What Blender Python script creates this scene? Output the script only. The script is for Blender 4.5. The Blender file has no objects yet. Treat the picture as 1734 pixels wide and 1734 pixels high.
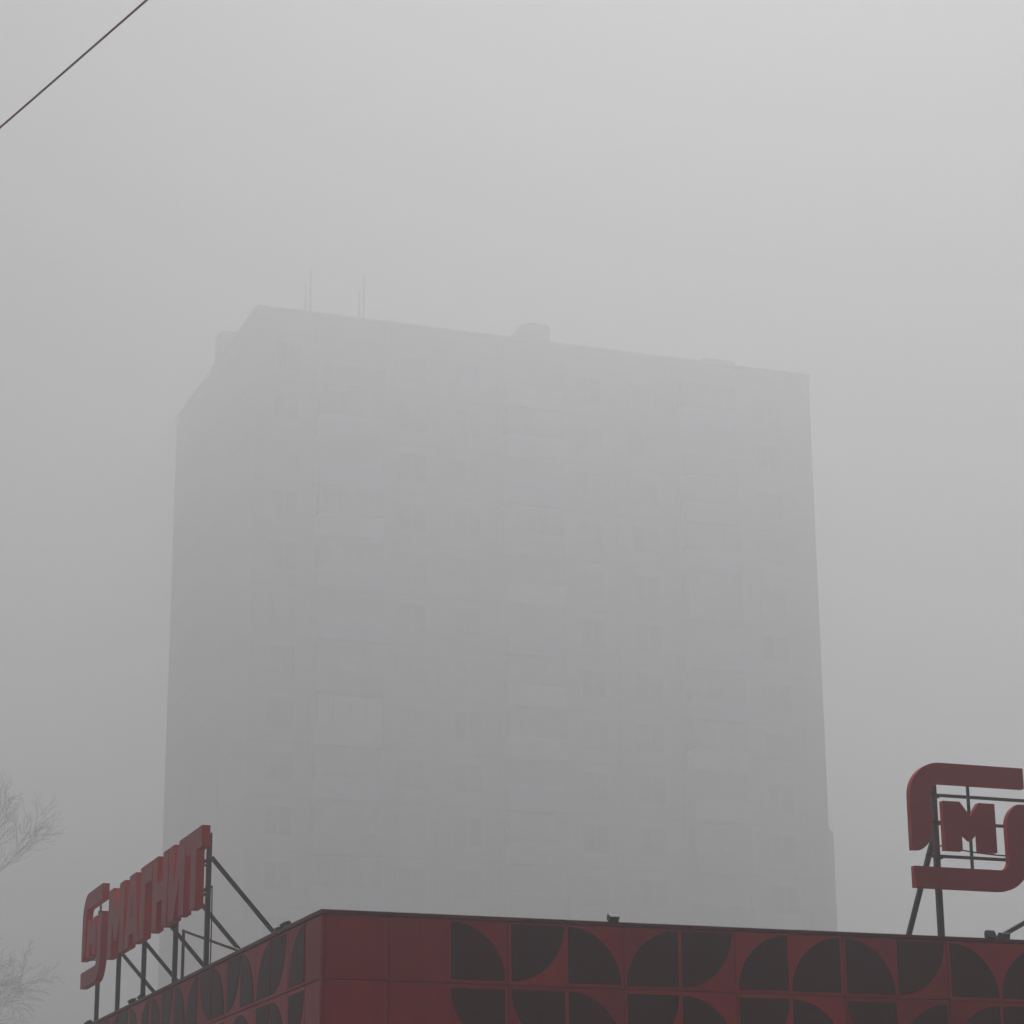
import bpy, bmesh, math, random
from mathutils import Vector, Matrix

S = bpy.context.scene
COL = S.collection
rad = math.radians

# ---------------------------------------------------------------- camera
PITCH, ROLL, PSI = 3.00147116e-01, -7.69014991e-03, 3.54772520e-01
cd = bpy.data.cameras.new('camera'); cam = bpy.data.objects.new('camera', cd); COL.objects.link(cam)
# world axes: X runs along the front facade, Y along the side facade, origin at the corner of the store
cam.location = (-3.654, -12.830, 1.6)
cam.matrix_world = (Matrix.Translation(cam.location) @ Matrix.Rotation(-PSI, 4, 'Z')
                    @ Matrix.Rotation(math.pi/2 + PITCH, 4, 'X') @ Matrix.Rotation(ROLL, 4, 'Z'))
cd.sensor_fit = 'HORIZONTAL'; cd.sensor_width = 36.0
cd.lens = 36.0*4206.15/1734.0
cd.clip_start = 0.1; cd.clip_end = 3000
S.camera = cam

# ---------------------------------------------------------------- world, sun, exposure
SUN_EL, SUN_AZ = rad(56), rad(32)
wd = bpy.data.worlds.new('World'); S.world = wd; wd.use_nodes = True
nt = wd.node_tree; nt.nodes.clear()
N = nt.nodes.new; Lk = nt.links.new
out = N('ShaderNodeOutputWorld'); bg = N('ShaderNodeBackground'); Lk(bg.outputs[0], out.inputs[0])
sky = N('ShaderNodeTexSky'); sky.sky_type = 'NISHITA'; sky.sun_disc = False
sky.sun_elevation = SUN_EL; sky.sun_rotation = SUN_AZ
sky.air_density = 1.0; sky.dust_density = 1; sky.ozone_density = 1.0
hs = N('ShaderNodeHueSaturation'); hs.inputs['Saturation'].default_value = 0.08
Lk(sky.outputs[0], hs.inputs['Color'])
# overcast: thick cloud that is brightest round the hidden sun and dull towards the horizon
geo = N('ShaderNodeTexCoord'); nrm = N('ShaderNodeVectorMath'); nrm.operation = 'NORMALIZE'; Lk(geo.outputs['Generated'], nrm.inputs[0])
dt = N('ShaderNodeVectorMath'); dt.operation = 'DOT_PRODUCT'; Lk(nrm.outputs[0], dt.inputs[0])
dt.inputs[1].default_value = (math.sin(SUN_AZ)*math.cos(SUN_EL), math.cos(SUN_AZ)*math.cos(SUN_EL), math.sin(SUN_EL))
mr = N('ShaderNodeMapRange'); Lk(dt.outputs['Value'], mr.inputs[0])
mr.inputs['From Min'].default_value = 0.2; mr.inputs['From Max'].default_value = 1.0
mr.inputs['To Min'].default_value = 0.0; mr.inputs['To Max'].default_value = 1.0
pw = N('ShaderNodeMath'); pw.operation = 'POWER'; Lk(mr.outputs[0], pw.inputs[0]); pw.inputs[1].default_value = 1.5
ma = N('ShaderNodeMath'); ma.operation = 'MULTIPLY_ADD'; Lk(pw.outputs[0], ma.inputs[0]); ma.inputs[1].default_value = 0.17; ma.inputs[2].default_value = 0.10
mx = N('ShaderNodeMix'); mx.data_type = 'RGBA'; mx.blend_type = 'MULTIPLY'; mx.inputs[0].default_value = 1
Lk(hs.outputs[0], mx.inputs[6]); Lk(ma.outputs[0], mx.inputs[7]); Lk(mx.outputs[2], bg.inputs[0])
bg.inputs[1].default_value = 0.06
sd = bpy.data.lights.new('sun', 'SUN'); sun = bpy.data.objects.new('sun', sd); COL.objects.link(sun)
sd.energy = 1.5; sd.angle = rad(40); sd.color = (1.0, 0.988, 0.992)
sdir = Vector((math.sin(SUN_AZ)*math.cos(SUN_EL), math.cos(SUN_AZ)*math.cos(SUN_EL), math.sin(SUN_EL)))
sun.rotation_euler = sdir.to_track_quat('Z', 'Y').to_euler(); sun.location = sdir*50 + Vector((0, 0, 30))
S.view_settings.view_transform = 'Standard'; S.view_settings.look = 'None'
S.view_settings.exposure = 0.95; S.view_settings.gamma = 1.0

S.render.engine = 'CYCLES'
cy = S.cycles
cy.volume_bounces = 6; cy.max_bounces = 12; cy.diffuse_bounces = 3; cy.glossy_bounces = 3
cy.use_denoising = True; cy.sample_clamp_indirect = 4.0
HAZE_DENSITY = 0.0097

# ---------------------------------------------------------------- helpers
# the shop and what stands on it are drawn in modules: one drawing unit is UNIT metres, its datum LIFT above the street
UNIT, LIFT = 0.58, 0.672
SHOP = [False]
def real(v): return Vector((v[0]*UNIT, v[1]*UNIT, v[2]*UNIT+LIFT)) if SHOP[0] else Vector(v)
def prop(o, label=None, cat=None, group=None, kind=None):
    if label: o['label'] = label
    if cat: o['category'] = cat
    if group: o['group'] = group
    if kind: o['kind'] = kind
    return o
def empty(name, loc=(0, 0, 0), **k):
    o = bpy.data.objects.new(name, None); COL.objects.link(o); o.location = real(loc)
    o.empty_display_size = 0.3
    return prop(o, **k)

class MB:
    """collects shapes, then links them as one mesh object (world coordinates in, local to parent out)"""
    def __init__(s): s.v = []; s.f = []; s.m = []
    def add(s, vs, fs, mi=0):
        b = len(s.v); s.v += [tuple(v) for v in vs]; s.f += [tuple(b+i for i in f) for f in fs]; s.m += [mi]*len(fs)
    def box(s, x0, y0, z0, x1, y1, z1, mi=0):
        s.add([(x0,y0,z0),(x1,y0,z0),(x1,y1,z0),(x0,y1,z0),(x0,y0,z1),(x1,y0,z1),(x1,y1,z1),(x0,y1,z1)],
              [(0,3,2,1),(4,5,6,7),(0,1,5,4),(1,2,6,5),(2,3,7,6),(3,0,4,7)], mi)
    def tube(s, a, b, r, r2=None, n=8, mi=0, cap=True):
        a = Vector(a); b = Vector(b); r2 = r if r2 is None else r2
        d = (b-a).normalized(); u = d.orthogonal().normalized(); w = d.cross(u)
        vs = []
        for p, rr in ((a, r), (b, r2)):
            for i in range(n):
                t = 2*math.pi*i/n; vs.append(p + (u*math.cos(t)+w*math.sin(t))*rr)
        fs = [(i, (i+1) % n, n+(i+1) % n, n+i) for i in range(n)]
        if cap: fs += [tuple(range(n-1, -1, -1)), tuple(range(n, 2*n))]
        s.add(vs, fs, mi)
    def bar(s, a, b, w, h=None, mi=0):
        """square section bar between two points"""
        a = Vector(a); b = Vector(b); h = h or w; d = (b-a).normalized()
        up = Vector((0, 0, 1)) if abs(d.z) < 0.9 else Vector((0, 1, 0))
        u = d.cross(up).normalized(); v = u.cross(d)
        vs = []
        for p in (a, b):
            for i, j in ((-1,-1),(1,-1),(1,1),(-1,1)): vs.append(p+u*i*w/2+v*j*h/2)
        s.add(vs, [(0,1,5,4),(1,2,6,5),(2,3,7,6),(3,0,4,7),(3,2,1,0),(4,5,6,7)], mi)
    def build(s, name, mats, parent=None, bevel=0, smooth=False, **k):
        me = bpy.data.meshes.new(name)
        off = Vector(parent.matrix_world.translation) if parent else Vector((0, 0, 0))
        if parent:
            off = Vector((0, 0, 0)); p = parent
            while p: off += p.location; p = p.parent
        me.from_pydata([real(v)-off for v in s.v], [], s.f); me.update()
        for m in (mats if isinstance(mats, (list, tuple)) else [mats]): me.materials.append(m)
        me.polygons.foreach_set('material_index', s.m)
        if smooth: me.polygons.foreach_set('use_smooth', [True]*len(s.f))
        bm = bmesh.new(); bm.from_mesh(me)
        bmesh.ops.recalc_face_normals(bm, faces=bm.faces)
        if bevel:
            bmesh.ops.bevel(bm, geom=[e for e in bm.edges], offset=bevel, segments=1, affect='EDGES', clamp_overlap=True)
        bm.to_mesh(me); bm.free()
        o = bpy.data.objects.new(name, me); COL.objects.link(o)
        if parent: o.parent = parent
        return prop(o, **k)

# ---------------------------------------------------------------- materials
def mat(name, col, rough=0.6, metal=0.0, var=0.0, scale=3.0, stretch=(1, 1, 1), bump=0.0, spec=0.5, col2=None, detail=6):
    m = bpy.data.materials.new(name); m.use_nodes = True; t = m.node_tree
    b = t.nodes['Principled BSDF']; b.inputs['Roughness'].default_value = rough
    b.inputs['Metallic'].default_value = metal; b.inputs['Specular IOR Level'].default_value = spec
    tc = t.nodes.new('ShaderNodeTexCoord'); mp = t.nodes.new('ShaderNodeMapping'); mp.inputs['Scale'].default_value = stretch
    nz = t.nodes.new('ShaderNodeTexNoise'); nz.inputs['Scale'].default_value = scale; nz.inputs['Detail'].default_value = detail
    nz.inputs['Roughness'].default_value = 0.62
    t.links.new(tc.outputs['Object'], mp.inputs[0]); t.links.new(mp.outputs[0], nz.inputs[0])
    r = t.nodes.new('ShaderNodeValToRGB'); r.color_ramp.elements[0].position = 0.3; r.color_ramp.elements[1].position = 0.7
    c2 = col2 or tuple(min(1, c*(1+var)) for c in col); c1 = col if col2 else tuple(c*(1-var) for c in col)
    r.color_ramp.elements[0].color = (*c1, 1); r.color_ramp.elements[1].color = (*c2, 1)
    t.links.new(nz.outputs[0], r.inputs[0]); t.links.new(r.outputs[0], b.inputs['Base Color'])
    rr = t.nodes.new('ShaderNodeMapRange'); rr.inputs['To Min'].default_value = max(0, rough-0.08); rr.inputs['To Max'].default_value = min(1, rough+0.1)
    t.links.new(nz.outputs[0], rr.inputs[0]); t.links.new(rr.outputs[0], b.inputs['Roughness'])
    if bump:
        bp = t.nodes.new('ShaderNodeBump'); bp.inputs['Strength'].default_value = bump; bp.inputs['Distance'].default_value = 0.01
        t.links.new(nz.outputs[0], bp.inputs['Height']); t.links.new(bp.outputs[0], b.inputs['Normal'])
    return m

M = dict(
    red=mat('red_panel', (0.50, 0.010, 0.018), 0.42, var=0.16, scale=2.2, stretch=(1.6, 1.6, 0.35), bump=0.05, spec=0.15),
    red2=mat('red_panel_worn', (0.43, 0.012, 0.018), 0.48, var=0.2, scale=2.0, stretch=(1.6, 1.6, 0.3), bump=0.05, spec=0.15),
    red3=mat('red_panel_fresh', (0.56, 0.010, 0.017), 0.38, var=0.14, scale=1.8, stretch=(1.6, 1.6, 0.35), bump=0.05, spec=0.15),
    cap=mat('coping', (0.16, 0.016, 0.018), 0.5, var=0.25, scale=4, spec=0.2),
    dark=mat('dark_film', (0.085, 0.005, 0.006), 0.5, var=0.25, scale=1.5, spec=0.12),
    gap=mat('joint_backing', (0.035, 0.012, 0.013), 0.8),
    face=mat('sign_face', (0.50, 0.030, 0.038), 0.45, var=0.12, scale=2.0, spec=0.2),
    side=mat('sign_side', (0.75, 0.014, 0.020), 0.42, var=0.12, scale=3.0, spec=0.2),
    steel=mat('painted_steel', (0.085, 0.075, 0.076), 0.5, metal=0.2, var=0.3, scale=9, bump=0.1),
    lampgrey=mat('lamp_housing', (0.08, 0.085, 0.09), 0.5, metal=0.1, var=0.2, scale=30),
    black=mat('black_rubber', (0.02, 0.02, 0.021), 0.6, var=0.3, scale=20),
    asphalt=mat('asphalt', (0.045, 0.045, 0.047), 0.9, var=0.35, scale=0.8, bump=0.3),
    roofing=mat('roofing_felt', (0.06, 0.06, 0.062), 0.9, var=0.3, scale=1.2),
    concrete=mat('concrete', (0.32, 0.31, 0.30), 0.85, var=0.15, scale=0.35, stretch=(1, 1, 0.5)),
    panelwall=mat('tower_panel', (0.76, 0.54, 0.46), 0.85, var=0.08, scale=0.07, detail=4, col2=(0.76, 0.59, 0.36)),
    gable_=mat('tower_gable', (0.125, 0.118, 0.108), 0.85, var=0.14, scale=0.18),
    seam=mat('tower_seam', (0.52, 0.46, 0.38), 0.9),
    glass=mat('window_glass', (0.40, 0.39, 0.40), 0.18, spec=0.6, var=0.35, scale=0.25),
    glass2=mat('curtained_glass', (0.52, 0.50, 0.50), 0.25, spec=0.5, var=0.2, scale=0.5),
    glass3=mat('dark_glass', (0.30, 0.30, 0.32), 0.12, spec=0.6, var=0.3, scale=0.5),
    shopglass=mat('shop_glass', (0.04, 0.045, 0.05), 0.1, spec=0.5, var=0.2, scale=0.4),
    frame=mat('white_frame', (0.52, 0.53, 0.55), 0.5, var=0.1, scale=3),
    balc_light=mat('balcony_light', (0.82, 0.84, 0.92), 0.6, var=0.10, scale=0.8),
    balc_grey=mat('balcony_grey', (0.55, 0.58, 0.68), 0.7, var=0.12, scale=0.8),
    balc_tan=mat('balcony_tan', (0.50, 0.46, 0.40), 0.7, var=0.12, scale=0.8),
    bark=mat('bark', (0.055, 0.048, 0.042), 0.9, var=0.3, scale=4),
    wire=mat('wire_sheath', (0.50, 0.18, 0.22), 0.6, var=0.2, scale=5),
    store_wall=mat('store_wall', (0.25, 0.24, 0.23), 0.8, var=0.12, scale=0.8),
)

# ---------------------------------------------------------------- ground
g = MB(); nx = 24
for i in range(nx):
    for j in range(nx):
        x0 = -300+600*i/nx; y0 = -260+600*j/nx; d = 600/nx
        g.add([(x0, y0, 0), (x0+d, y0, 0), (x0+d, y0+d, 0), (x0, y0+d, 0)], [(0, 1, 2, 3)])
g.build('ground', M['asphalt'], kind='structure')
pv = MB(); pv.box(-2.2, -2.2, -0.2, 16, 0.018, 0.13); pv.box(-2.2, 0.018, -0.2, 0.018, 19, 0.13)
pv.build('pavement', M['concrete'], kind='structure')

# ---------------------------------------------------------------- store
SHOP[0] = True
ZT, LX, LY, ROOF = 4.885, 24.0, 24.0, 4.50
st = empty('store_building', (0, 0, 0), label='low dark red panelled shop building with a black quarter circle pattern', cat='building')
b = MB(); b.box(0.03, 0.03, -1.150, LX, LY, 3.0); b.build('wall', M['store_wall'], st)
b = MB(); b.box(0.03, 0.03, 3.002, LX-0.002, 0.22, ZT-0.045); b.box(0.03, 0.222, 3.002, 0.22, LY-0.002, ZT-0.045)
b.box(0.222, LY-0.2, 3.002, LX-0.002, LY-0.002, ZT-0.045); b.box(LX-0.2, 0.222, 3.002, LX-0.002, LY-0.202, ZT-0.045)
b.build('parapet', M['gap'], st)
b = MB(); b.box(0.222, 0.222, 3.002, LX-0.202, LY-0.202, ROOF); b.build('roof', M['roofing'], st)
# coping in lengths, each a hair different in height as laid sheet metal is
rnd = random.Random(4); b = MB()
x = -0.016
cuts = [2.42, 4.85, 7.05, 9.3, 11.8, 14.2, 16.7, 19.2, 21.6, LX]
for c in cuts:
    dz = rnd.uniform(-0.003, 0.004)
    b.box(x, -0.016, ZT-0.042+dz, c-0.002, 0.235, ZT+dz); x = c
y = 0.237
for c in cuts:
    dz = rnd.uniform(-0.003, 0.004)
    b.box(-0.016, y, ZT-0.042+dz, 0.235, c-0.002, ZT+dz); y = c
b.build('coping', M['cap'], st, bevel=0.003)
# cladding panels with real joints; rows from the top down
ROWS = [(4.253, ZT-0.046), (3.640, 4.245), (3.02, 3.632)]
GP = 0.006
rp = random.Random(3)
def clad(name, edges, front):
    b = MB()
    for z0, z1 in ROWS:
        for a, c in zip(edges[:-1], edges[1:]):
            mi = rp.choice([0, 0, 1, 2])
            o_ = rp.uniform(-.0025, .0005)
            if front: b.box(a+GP/2, o_, z0, c-GP/2, 0.026, z1, mi)
            else: b.box(o_, a+GP/2, z0, 0.026, c-GP/2, z1, mi)
    return b.build(name, [M['red'], M['red2'], M['red3']], st, bevel=0.003)
edF = [0.032, 0.642] + [1.820+1.176*k for k in range(0, 18)] + [LX]
clad('cladding', edF, True)
PL = 0.617; L0 = 0.545
edL = [0.032, L0] + [L0+PL*(2*k+1) for k in range(0, 18)] + [LY]
edL = [e for e in edL if e < LY-0.2] + [LY]
clad('cladding', edL, False)
b = MB(); b.box(-0.001, -0.001, 3.02, 0.027, 0.027, ZT-0.046); b.build('corner_trim', M['red'], st, bevel=0.002)

def quarter(kind, u0, z0, R, n=20):
    """square of side R at (u0,z0); the letter pair names the corner that is the circle's centre"""
    cu = u0 if kind[1] == 'L' else u0+R; cz = z0 if kind[0] == 'B' else z0+R
    su = 1 if kind[1] == 'L' else -1; sz = 1 if kind[0] == 'B' else -1
    return [(cu, cz)] + [(cu+su*R*math.cos(math.pi/2*i/n), cz+sz*R*math.sin(math.pi/2*i/n)) for i in range(n+1)]
R = 0.536
def plate(b, pts, front, t=0.003):
    n = len(pts); vs = []
    for d in (-t-.002, 0.004):
        for u, z in pts: vs.append((u, d, z) if front else (d, u, z))
    b.add(vs, [tuple(range(n)), tuple(range(2*n-1, n-1, -1))] + [(i, (i+1) % n, n+(i+1) % n, n+i) for i in range(n)])
rq = random.Random(11)
def rest(n): return [rq.choice(['TL', 'TR', 'BL', 'BR', 'BL', 'BR']) for _ in range(n)]
FR = [['BL','TL','BL','BR','TL','BR','BR','BL','TL','BL','BR'] + rest(26),
      ['TR','TR','BL','TL','BL','TL','BL','TR','BR','BR','TL'] + rest(26), rest(37)]
b = MB()
for r, row in enumerate(FR):
    z0 = 4.284-0.612*r
    for k, kd in enumerate(row):
        p = k+1; j = p//2; base = 0.642+1.176*j
        u = base + (0.036 if p % 2 == 0 else 0.610)
        if u+R > LX-0.05: continue
        plate(b, quarter(kd, u, z0, R), True)
b.build('dark_pattern', M['dark'], st)
# the side facade is read from its far end to its near end, so left and right swap along +Y
sw = {'L': 'R', 'R': 'L'}
LR = [['BR','TL','BR','BL','TL','BL','TR','BR','BL','TL','BL','BR','BL','TL','BR','TL','BL','BR','TL','BL','TR'] + rest(16),
      ['TL','BL','TL','BL','BR','TL','BL','BR','TR','BL','BR','BL','TL','BR','TL','BL','BR','TL','BL','TR'] + rest(16), rest(36)]
b = MB()
for r, row in enumerate(LR):
    z0 = 4.284-0.612*r
    for k, kd in enumerate(row):
        u = L0+PL*k + (0.012 if k % 2 == 0 else 0.066)
        if k == 0: u = L0+0.03
        if u+R > LY-0.05: continue
        plate(b, quarter(kd[0]+sw[kd[1]], u, z0, R), False)
b.build('dark_pattern', M['dark'], st)
# shop windows under the cladding
for k in range(6):
    x0 = 1.2+3.7*k
    f = MB()
    for a in ((x0, 0.5, x0+3.0, 0.58), (x0, 2.62, x0+3.0, 2.70)): f.box(a[0], -0.02, a[1], a[2], 0.05, a[3])
    for xx in (x0, x0+1.46, x0+2.92): f.box(xx, -0.02, 0.582, xx+0.08, 0.05, 2.618)
    fo = f.build('window', M['steel'], st)
    p = MB(); p.box(x0+0.082, 0.0, 0.582, x0+1.458, 0.02, 2.618); p.box(x0+1.542, 0.0, 0.582, x0+2.918, 0.02, 2.618)
    p.build('pane', M['shopglass'], fo)

# ---------------------------------------------------------------- sign letters
def arc(cx, cz, r, a0, a1, n=10):
    return [(cx+r*math.cos(rad(a0+(a1-a0)*i/n)), cz+r*math.sin(rad(a0+(a1-a0)*i/n))) for i in range(n+1)]
H = 0.93
GL = {
 'M': (1.05, [[(0,0),(0,H),(.31,H),(.525,.55),(.74,H),(1.05,H),(1.05,0),(.78,0),(.78,.50),(.61,.20),(.44,.20),(.27,.50),(.27,0)]]),
 'A': (.88, [[(0,0),(.25,H),(.63,H),(.88,0),(.59,0),(.56,.15),(.32,.15),(.29,0)], [(.37,.36),(.51,.36),(.44,.70)]]),
 'G': (.68, [[(0,0),(0,H),(.68,H),(.68,H-.25),(.29,H-.25),(.29,0)]]),
 'N': (.86, [[(0,0),(0,H),(.28,H),(.28,.585),(.58,.585),(.58,H),(.86,H),(.86,0),(.58,0),(.58,.345),(.28,.345),(.28,0)]]),
 'I': (.86, [[(0,0),(0,H),(.27,H),(.27,.42),(.55,H),(.86,H),(.86,0),(.59,0),(.59,.51),(.31,0)]]),
 'T': (.80, [[(.26,0),(.26,H-.25),(0,H-.25),(0,H),(.80,H),(.80,H-.25),(.54,H-.25),(.54,0)]]),
}
W = 1.38
def bracket():
    pts = [(1.37, 1.315), (.37, 1.315)]
    pts += arc(.37, .945, .37, 90, 180, 14)[1:]
    pts += [(0, .385)] + arc(-.02, .63, .27, -70, -8, 8)[1:]
    pts += [(.245, .98)] + arc(.355, .985, .11, 180, 90, 6)[1:]
    pts += [(1.37, 1.095)]
    return pts
BR = bracket(); BR2 = [(W-x, 1.315-z) for x, z in BR]
LM = [(.385,.40),(.385,.915),(.585,.915),(.705,.765),(.81,.915),(1.0,.915),(1.0,.40),(.79,.40),(.79,.605),(.695,.51),(.59,.60),(.59,.40)]

def extrude_loops(name, loops, t, place, parent, bevel=0.002):
    """solid slab from 2-D outlines; place(u,z,d) gives the world point, d runs backwards"""
    cu = bpy.data.curves.new(name, 'CURVE'); cu.dimensions = '2D'; cu.fill_mode = 'BOTH'
    for lp in loops:
        sp = cu.splines.new('POLY'); sp.points.add(len(lp)-1); sp.use_cyclic_u = True
        for i, (x, z) in enumerate(lp): sp.points[i].co = (x, z, 0, 1)
    cu.extrude = t/2-bevel; cu.bevel_depth = bevel; cu.bevel_resolution = 1; cu.offset = -bevel
    tmp = bpy.data.objects.new('tmp', cu); COL.objects.link(tmp)
    bpy.context.view_layer.update()
    me = bpy.data.meshes.new_from_object(tmp)
    bpy.data.objects.remove(tmp); bpy.data.curves.remove(cu)
    me.name = name
    off = parent.location
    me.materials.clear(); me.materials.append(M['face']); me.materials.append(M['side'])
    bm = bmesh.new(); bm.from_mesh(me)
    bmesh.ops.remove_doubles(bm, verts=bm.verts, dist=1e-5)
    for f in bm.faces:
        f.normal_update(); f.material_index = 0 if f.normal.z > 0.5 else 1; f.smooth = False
    for v in bm.verts: v.co = real(place(v.co.x, v.co.y, t/2-v.co.z)) - off
    bmesh.ops.recalc_face_normals(bm, faces=bm.faces)
    bm.to_mesh(me); bm.free()
    o = bpy.data.objects.new(name, me); COL.objects.link(o); o.parent = parent
    return o

T = 0.10
def make_sign(front, u_logo, z_logo, us, z_let, posts, brace_end, label, rails, uprights):
    """front: along the front facade (depth +Y); otherwise along the side facade (depth +X)"""
    D0 = 0.30
    if front: P = lambda u, z, d: (u, D0+d, z)
    else:     P = lambda u, z, d: (D0+d, u, z)
    T = 0.075 if front else 0.10
    s = -1 if not front else 1                      # on the side facade text runs towards -Y
    root = empty('rooftop_sign', P(posts[0], ROOF, 0.2), label=label, cat='sign', group='red letter signs on the shop roof')
    extrude_loops('logo_bracket', [BR], T, lambda u, z, d: P(u_logo+s*u, z_logo+z, d), root)
    extrude_loops('logo_bracket', [BR2], T, lambda u, z, d: P(u_logo+s*u, z_logo+z, d), root)
    extrude_loops('logo_letter', [LM], T, lambda u, z, d: P(u_logo+s*u, z_logo+z, d), root)
    u = us
    for ch in 'MAGNIT':
        w, loops = GL[ch]
        extrude_loops('letter', loops, T, lambda a, z, d, u=u: P(u+s*a, z_let+z, d), root)
        u += s*(w+0.062)
    dp = 0.215
    for pu, top in posts_top(posts, z_logo):
        b = MB(); b.bar(P(pu, ROOF, dp), P(pu, top, dp), 0.055); b.bar(P(pu, ROOF+0.001, dp), P(pu, ROOF+0.02, dp), 0.16)
        b.build('post', M['steel'], root)
        b = MB(); b.bar(P(pu+0.002, brace_end[0], dp+0.03), P(pu+0.002, ROOF+0.01, brace_end[1]), 0.045); b.build('brace', M['steel'], root)
    for (a, c, z) in rails:
        b = MB(); b.bar(P(a, z, 0.13), P(c, z, 0.13), 0.030); b.build('rail', M['steel'], root)
        # short stand-offs fixing the rail to the posts
    for (uu, z0, z1) in uprights:
        b = MB(); b.bar(P(uu, z0, 0.101), P(uu, z1, 0.101), 0.026); b.build('upright', M['steel'], root)
    so = MB()
    for pu, top in posts_top(posts, z_logo):
        for (a, c, z) in rails:
            if min(a, c)-0.05 <= pu <= max(a, c)+0.05 and z < top: so.bar(P(pu, z-0.02, 0.10), P(pu, z-0.02, 0.225), 0.02)
    so.build('clamp', M['steel'], root)
    # power cable slung from post to post behind the letters and down the first post
    cb = MB(); top = posts_top(posts, z_logo)[0][1]
    pts = []
    for a, c in zip(posts[:-1], posts[1:]):
        for i in range(8):
            t_ = i/8; pts.append(P(a+(c-a)*t_, z_logo+.50-.16*t_*(1-t_)*4*.5, 0.262))
    pts.append(P(posts[-1], z_logo+.50, 0.262))
    pts = [P(posts[0]-.012, ROOF+.03, 0.262), P(posts[0]+.010, z_logo+.10, 0.27)] + pts
    for a, c in zip(pts[:-1], pts[1:]): cb.tube(a, c, .008, n=5)
    cb.build('cable', M['black'], root)
    return root
def posts_top(posts, z): return [(p, z+1.13 if i == 0 else z+1.10) for i, p in enumerate(posts)]

sgR = make_sign(True, 6.370, 5.42, 8.00, 5.61, [6.77, 8.70, 10.6, 12.6], (6.02, 1.27),
    'red sign with a split rounded frame around the letter M, at the right',
    [(6.60, 13.2, 6.415), (6.60, 13.2, 6.13), (6.60, 13.2, 5.775)],
    [(7.118, 5.57, 6.60)])
b = MB(); b.bar((7.20, 0.20, 4.90), (8.69, 0.50, 5.62), 0.045); b.build('brace', M['steel'], None)
ob = bpy.data.objects['brace.008'] if 'brace.008' in bpy.data.objects else COL.objects[-1]
ob.parent = sgR; ob.data.transform(Matrix.Translation(-sgR.location))
sgL = make_sign(False, 13.53, 5.60, 11.66, 5.80, [6.74, 8.41, 10.25, 11.89, 13.35], (6.44, 2.0),
    'row of red block letters seen almost edge-on above the receding side wall at the left',
    [(13.55, 6.4, 6.36), (13.55, 6.4, 6.02)],
    [(12.75, 5.65, 6.85)])

# ---------------------------------------------------------------- things on the roof edge
def floodlight(x, y, front, tilt, label, flip=1, light=True):
    root = empty('floodlight', (x, y, ZT), label=label, cat='floodlight', group='small grey floodlights on the roof edge')
    c, s_ = math.cos(tilt), math.sin(tilt)
    def Pn(a, d, z):      # a along wall, d outwards
        a *= .8; d *= .8; z *= .8
        return (x+a, y-d, ZT+z) if front else (x-d, y-a, ZT+z)
    b = MB(); vs = []
    for a, d, z in [(-.05,.0,.0),(.05,.0,.0),(.05,.05,.0),(-.05,.05,.0)]: vs.append(Pn(a, d, z+0.004))
    for a, d, z in [(-.05,.0,.0),(.05,.0,.0),(.05,.05,.0),(-.05,.05,.0)]: vs.append(Pn(a, d, z+0.016))
    b.add(vs, [(0,3,2,1),(4,5,6,7),(0,1,5,4),(1,2,6,5),(2,3,7,6),(3,0,4,7)])
    b.bar(Pn(-.052, .02, .012), Pn(-.052, .03, .07), .012, .02); b.bar(Pn(.052, .02, .012), Pn(.052, .03, .07), .012, .02)
    b.build('bracket', M['black'], root)
    def rot(a, d, z): return Pn(a, .03+d*c-z*s_, .045+d*s_+z*c)
    h = MB()
    prof = [(-.045, -.030), (-.045, .030), (.0, .042), (.045, .042), (.045, -.042), (.0, -.042)]
    n = len(prof); vs = [rot(a, d, z) for a in (-.062, .062) for d, z in prof]
    h.add(vs, [tuple(range(n)), tuple(range(2*n-1, n-1, -1))]+[(i, (i+1) % n, n+(i+1) % n, n+i) for i in range(n)])
    for k in range(7):
        a = -.054+.018*k
        vs = [rot(a+da, d, z) for da in (-.003, .003) for d, z in ((-.044, -.028), (-.062, -.022), (-.062, .022), (-.044, .028))]
        h.add(vs, [(0,1,2,3),(7,6,5,4),(0,4,5,1),(1,5,6,2),(2,6,7,3),(3,7,4,0)])
    h.build('housing', M['lampgrey'], root)
    l = MB(); vs = [rot(a, d, z) for d in (.045, .049) for a, z in ((-.054, -.036), (.054, -.036), (.054, .036), (-.054, .036))]
    l.add(vs, [(0,3,2,1),(4,5,6,7),(0,1,5,4),(1,2,6,5),(2,3,7,6),(3,0,4,7)])
    l.build('lens', M['lampgrey'] if not light else M['shopglass'], root)
floodlight(2.90, 0.03, True, rad(-35), 'small grey floodlight alone on the front roof edge')
floodlight(7.06, 0.06, True, rad(-70), 'small pale floodlight just right of the legs of the right sign')
floodlight(7.22, 0.06, True, rad(-20), 'dark grey floodlight on the front roof edge at the foot of the slanting brace')
floodlight(0.06, 1.42, False, rad(-30), 'small grey floodlight on the side roof edge nearest the building corner')
floodlight(0.06, 8.05, False, rad(-50), 'small grey floodlight at the foot of a post of the left sign')
floodlight(0.06, 8.60, False, rad(-30), 'small grey floodlight on the side roof edge between two sign posts')
floodlight(0.06, 11.40, False, rad(-35), 'small grey floodlight farthest along the side roof edge, at the lower frame edge')
jb = MB(); jb.box(0.02, 1.66, ZT+0.004, 0.10, 1.80, ZT+0.055); jb.box(0.035, 1.80, ZT+0.004, 0.075, 1.87, ZT+0.035)
prop(jb.build('junction_box', M['black'], bevel=0.004), 'small black junction box on the side roof edge by the floodlight nearest the corner', 'junction box')
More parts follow.
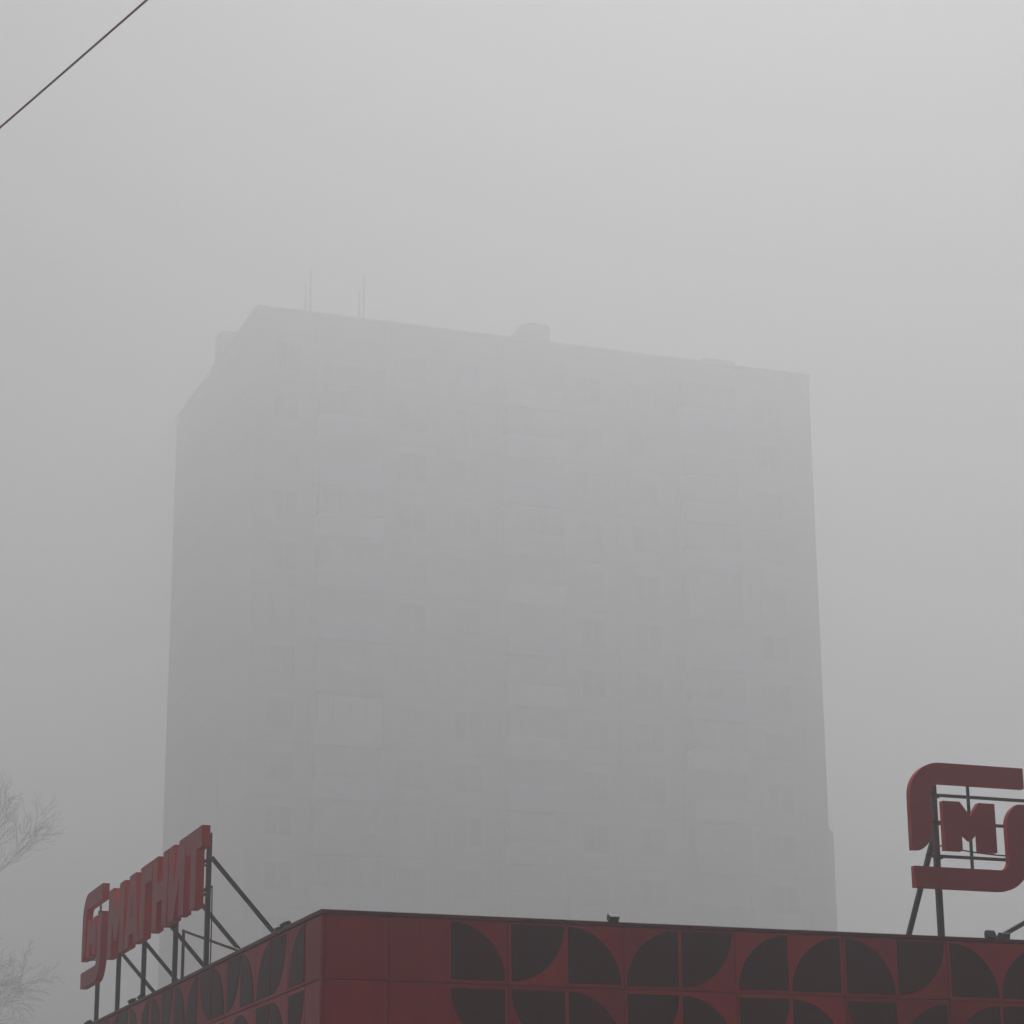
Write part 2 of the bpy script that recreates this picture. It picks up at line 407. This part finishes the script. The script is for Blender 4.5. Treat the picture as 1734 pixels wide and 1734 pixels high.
# thin pipe frame on the roof behind the side sign
fr = empty('roof_rail', (1.2, 11.0, ROOF), label='thin steel post with a sloping bar standing behind the letters of the left sign', cat='rail')
b = MB(); b.bar((1.2, 11.0, ROOF), (1.2, 11.0, 6.15), 0.036); b.build('post', M['steel'], fr)
b = MB(); b.bar((1.2, 6.6, ROOF), (1.2, 6.6, 5.21), 0.036); b.build('post', M['steel'], fr)
b = MB(); b.bar((1.2, 11.03, 6.15), (1.2, 6.57, 5.225), 0.034); b.build('bar', M['steel'], fr)

SHOP[0] = False
# ---------------------------------------------------------------- tower block
K = 1.28
TX, TY, TW, TD, TZ = 35.32, 142.33, 42.11, 24.83, 65.60
tw = empty('apartment_tower', (TX, TY, 0), label='tall flat-roofed apartment tower block fading into the fog behind the shop', cat='building')
b = MB(); b.box(TX, TY, 0, TX+TW, TY+TD, TZ); b.build('wall', [M['panelwall']], tw)
b = MB(); b.box(TX-0.12, TY-0.12, TZ+0.002, TX+TW+0.12, TY+TD+0.12, TZ+0.25); b.build('roof', M['seam'], tw)
SH = 2.8*K; NF = 18
b = MB()
for k in range(1, NF+1):
    z = TZ-1.2*K-SH*(k-1)
    if z < 0.5: break
    b.box(TX-0.03, TY-0.03, z-0.03, TX+TW+0.03, TY-0.002, z+0.03)
    b.box(TX-0.03, TY+0.0, z-0.03, TX-0.002, TY+TD, z+0.03)
for u in (3.2, 7.1, 10.2, 13.6, 17.4, 20.6, 24.2, 28.0, 31.6):
    u *= K; b.box(TX+u-0.025, TY-0.028, 0.1, TX+u+0.025, TY-0.002, TZ-0.01)
for v in (6.2, 12.6):
    v *= K; b.box(TX-0.028, TY+v-0.025, 0.1, TX-0.002, TY+v+0.025, TZ-0.01)
b.build('panel_seams', M['seam'], tw)
rb = random.Random(7)
def window(u, z, w, h, name='window', stuff=None):
    x0 = TX+u*K; w *= K; f = MB()
    for a in ((x0-.06, z-.06, x0+w+.06, z), (x0-.06, z+h, x0+w+.06, z+h+.06), (x0-.06, z, x0, z+h), (x0+w, z, x0+w+.06, z+h), (x0+w*.48, z, x0+w*.52, z+h)):
        f.box(a[0], TY-0.07, a[1], a[2], TY-0.001, a[3])
    fo = f.build('window', M['frame'], tw)
    p = MB(); p.box(x0+.001, TY-0.04, z+.001, x0+w*.48-.001, TY-0.002, z+h-.001); p.box(x0+w*.52+.001, TY-0.04, z+.001, x0+w-.001, TY-0.002, z+h-.001)
    p.build('pane', M[rb.choice(['glass', 'glass', 'glass2', 'glass3'])], fo)
def balcony(u, z, w, style, glazed):
    x0 = TX+u*K; w *= K; dpt = 1.1
    f = MB()
    f.box(x0, TY-dpt, z-.14, x0+w, TY-0.003, z)
    f.box(x0, TY-dpt, z+.002, x0+w, TY-dpt+.06, z+1.28); f.box(x0, TY-dpt+.062, z+.002, x0+.06, TY-.003, z+1.28); f.box(x0+w-.06, TY-dpt+.062, z+.002, x0+w, TY-.003, z+1.28)
    bo = f.build('balcony', style, tw)
    if glazed:
        p = MB(); p.box(x0+.02, TY-dpt+.015, z+1.282, x0+w-.02, TY-dpt+.045, z+3.15)
        p.box(x0+.015, TY-dpt+.05, z+1.282, x0+.045, TY-.003, z+3.15); p.box(x0+w-.045, TY-dpt+.05, z+1.282, x0+w-.015, TY-.003, z+3.15)
        p.build('glazing', M[rb.choice(['glass', 'glass2'])] if glazed == 1 else M['balc_light'], bo)
        q = MB()
        n = 4
        for i in range(n+1):
            xx = x0+.02+(w-.08)*i/n; q.box(xx, TY-dpt+.005, z+1.284, xx+.045, TY-dpt+.055, z+3.14)
        q.box(x0, TY-dpt, z+3.152, x0+w, TY-.003, z+3.22)
        q.build('glazing_bars', M['frame'], bo)
floors = [TZ-1.2*K-SH*(k+1) for k in range(17)]        # floor heights, from the top down
styles = [M['balc_grey'], M['balc_tan'], M['balc_light'], M['balc_grey']]
low = MB()
for k, z in enumerate(floors):
    if k < 12:
        sty = M['balc_light'] if k in (3, 7) else (M['balc_grey'] if k % 3 else M['balc_tan'])
        gl = 2 if k == 7 else (1 if k in (1, 3, 4, 6, 8, 9, 10) else 0)
        balcony(3.38, z, 3.55, sty, gl)
        balcony(13.9, z, 3.3, styles[rb.randrange(4)], rb.choice([0, 1, 1]))
        balcony(24.5, z, 3.3, styles[rb.randrange(4)], rb.choice([0, 1, 1]))
        for u, w in ((1.0, 1.35), (8.0, 1.5), (11.2, 1.35), (18.4, 1.35), (21.6, 1.5), (29.3, 1.5)):
            window(u, z+1.05, w, 1.85)
        # doors and windows behind the balconies
    elif z > 0:
        for u, w in ((1.0, 1.35), (8.0, 1.5), (11.2, 1.35), (18.4, 1.35), (21.6, 1.5), (29.3, 1.5), (4.2, 2), (14.6, 2), (25.2, 2)):
            low.box(TX+u*K, TY-.04, z+.85, TX+u*K+w, TY-.002, z+2.3)
prop(low.build('lower_windows', M['glass'], tw), kind='stuff')
b = MB(); b.box(TX+.02, TY+8.5*K, TZ+.252, TX+5.5*K, TY+9.9*K, 68.03); b.build('machine_room', M['concrete'], tw)
b = MB()
yv0, yv1 = TY+3.0*K, TY+5.6*K
prof = [(15.3, TZ+.252), (15.35, 67.26), (16.3, 68.61), (16.9, 68.83), (17.95, 68.74), (18.0, TZ+.252)]
n = len(prof)
b.add([(TX+x*K, yy, z) for yy in (yv0, yv1) for x, z in prof], [tuple(range(n)), tuple(range(2*n-1, n-1, -1))]+[(i, (i+1) % n, n+(i+1) % n, n+i) for i in range(n)])
b.build('roof_vent_housing', M['concrete'], tw)
b = MB(); b.box(TX+27.6*K, TY+3.0*K, TZ+.252, TX+29.6*K, TY+5.0*K, 67.78); b.build('roof_hatch', M['concrete'], tw)
b = MB(); b.box(TX+TW+.002, TY+.6, 0, TX+TW+.5*K, TY+14*K, 31.81); b.build('side_wing', M['panelwall'], tw)

# antenna masts on the tower's roof
def mast(x, y, h1, h2, label):
    r = empty('antenna_mast', (x, y, TZ+.252), label=label, cat='antenna', group='antenna masts on the tower roof')
    z0 = TZ+.252
    b = MB(); b.tube((x, y, z0), (x, y, z0+h1), .075, .05); b.build('pole', M['steel'], r)
    b = MB(); b.tube((x-.36, y, z0), (x-.36, y, z0+h2), .065, .05); b.build('pole', M['steel'], r)
    zz = z0+.4
    while zz < z0+h2-.3:
        b = MB(); b.tube((x-.36, y, zz), (x, y, zz+.22), .022, n=6); b.build('rung', M['steel'], r); zz += .5
    for k in range(3):
        b = MB(); b.tube((x-.25+.07*k, y, z0+h1-.3-.35*k), (x+.25-.07*k, y, z0+h1-.3-.35*k), .018, n=6); b.build('aerial_rod', M['steel'], r)
mast(TX+3.73*K, TY+3.0*K, 5.0, 3.65, 'faint antenna mast at the left end of the tower roof, the taller of the two')
mast(TX+6.83*K, TY+3.0*K, 4.9, 3.7, 'faint antenna mast on the tower roof, the right one of the two')

# ---------------------------------------------------------------- bare trees
def bare_tree(name, base, height, seed, spread, crown_from, droop, label, n_limb=11, r0=.22, aim=None):
    rn = random.Random(seed); root = empty(name, base, label=label, cat='tree', group='bare trees in the fog')
    bx = Vector(base)
    trunk = MB(); p = bx.copy(); nseg = 9; pts = [p.copy()]
    for i in range(nseg):
        p = p+Vector((rn.uniform(-.18, .18), rn.uniform(-.18, .18), height*.86/nseg)); pts.append(p.copy())
    for i in range(nseg):
        trunk.tube(pts[i], pts[i+1], r0*(1-.85*i/nseg), r0*(1-.85*(i+1)/nseg), n=8, cap=False)
    trunk.build('trunk', M['bark'], root, smooth=True)
    cr = MB(); cnt = [0]
    def grow(p, d, L, r, depth):
        if cnt[0] > 5200: return
        n = 4 if depth > 1 else 3
        for i in range(n):
            q = p+d*(L/n); r2 = r*(.80 if depth > 0 else .68)
            r, r2 = max(r, .006), max(r2, .005)
            cr.tube(p, q, r, r2, n=5 if r > .03 else 3, cap=False); cnt[0] += 1
            p, r = q, r2
            d = (d+Vector((rn.gauss(0, .16), rn.gauss(0, .16), rn.gauss(.0, .12)+(.07 if droop == 0 else -.05*droop)))).normalized()
            if depth > 0 and (i > 0 or depth < 4) and rn.random() < .95:
                a = rn.uniform(0, 2*math.pi); o = d.orthogonal().normalized(); o.rotate(Matrix.Rotation(a, 3, d))
                nd = (d*rn.uniform(.75, 1.1)+o*rn.uniform(.45, .85)).normalized()
                grow(p, nd, L*rn.uniform(.52, .74), r*rn.uniform(.5, .68), depth-1)
        if depth > 0: grow(p, d, L*.62, r*.9, depth-1)
    for k in range(n_limb):
        f = crown_from+(1-crown_from)*k/(n_limb-1)
        q = bx+Vector((0, 0, height*.86*f)); idx = min(nseg-1, int(f*nseg)); q = pts[idx].lerp(pts[idx+1], f*nseg-idx if f < 1 else 1)
        a = k*2.4+rn.uniform(-.3, .3) if not aim or k >= len(aim) else aim[k]
        el = rn.uniform(.35, .75)+f*.35
        d = Vector((math.cos(a)*math.cos(el), math.sin(a)*math.cos(el), math.sin(el)))
        grow(q, d, spread*(1.05-.55*(f-crown_from)/(1-crown_from)), r0*.36*(1.1-.6*f), 4)
    cr.build('crown', M['bark'], root)
bare_tree('bare_tree', (9.1, 86.1, 0), 22.6, 5, 2.4, .80, 0, 'bare tree with upswept twigs at the left edge, the higher crown of the two', 16,
          aim=[-.3, 2.9, .1, -.8, -.35, 1.3, -.1, -.5, 2.4, -.3, .2, -1.2, -.3, 3.4, .6])
bare_tree('bare_tree', (9.4, 87.0, 0), 16.1, 9, 2.5, .72, 1, 'bare tree with drooping twigs at the left edge, low beside the left sign', 16,
          aim=[-.3, -.1, 2.8, -.6, .3, -.35, 1.5, -.3, -.9, .1, -.4, 3.3, -.2])

# ---------------------------------------------------------------- overhead wire
A = Vector((-1.878, 0.464, 8.0)); Bq = Vector((-1.398, -1.296, 8.0)); d = (Bq-A).normalized()
b = MB(); mid = (A+Bq)/2; prev = None
for i in range(-30, 31):
    s_ = i*1.0; p = mid+d*s_; p.z = 8.0+0.0009*s_*s_
    if prev: b.tube(prev, p, .0068, n=6, cap=False)
    prev = p
prop(b.build('overhead_wire', M['wire'], smooth=True), 'single thin dark wire crossing the top left corner of the sky', 'wire')

# ---------------------------------------------------------------- haze
hz = MB(); hz.box(-310, -270, -1.2, 310, 350, 76.0)
hm = bpy.data.materials.new('haze'); hm.use_nodes = True; t = hm.node_tree; t.nodes.clear()
o = t.nodes.new('ShaderNodeOutputMaterial'); pvn = t.nodes.new('ShaderNodeVolumePrincipled')
pvn.inputs['Color'].default_value = (0.83, 0.83498, 0.83996, 1); pvn.inputs['Density'].default_value = HAZE_DENSITY
pvn.inputs['Anisotropy'].default_value = 0.62
t.links.new(pvn.outputs[0], o.inputs['Volume'])
prop(hz.build('haze', hm), kind='stuff')
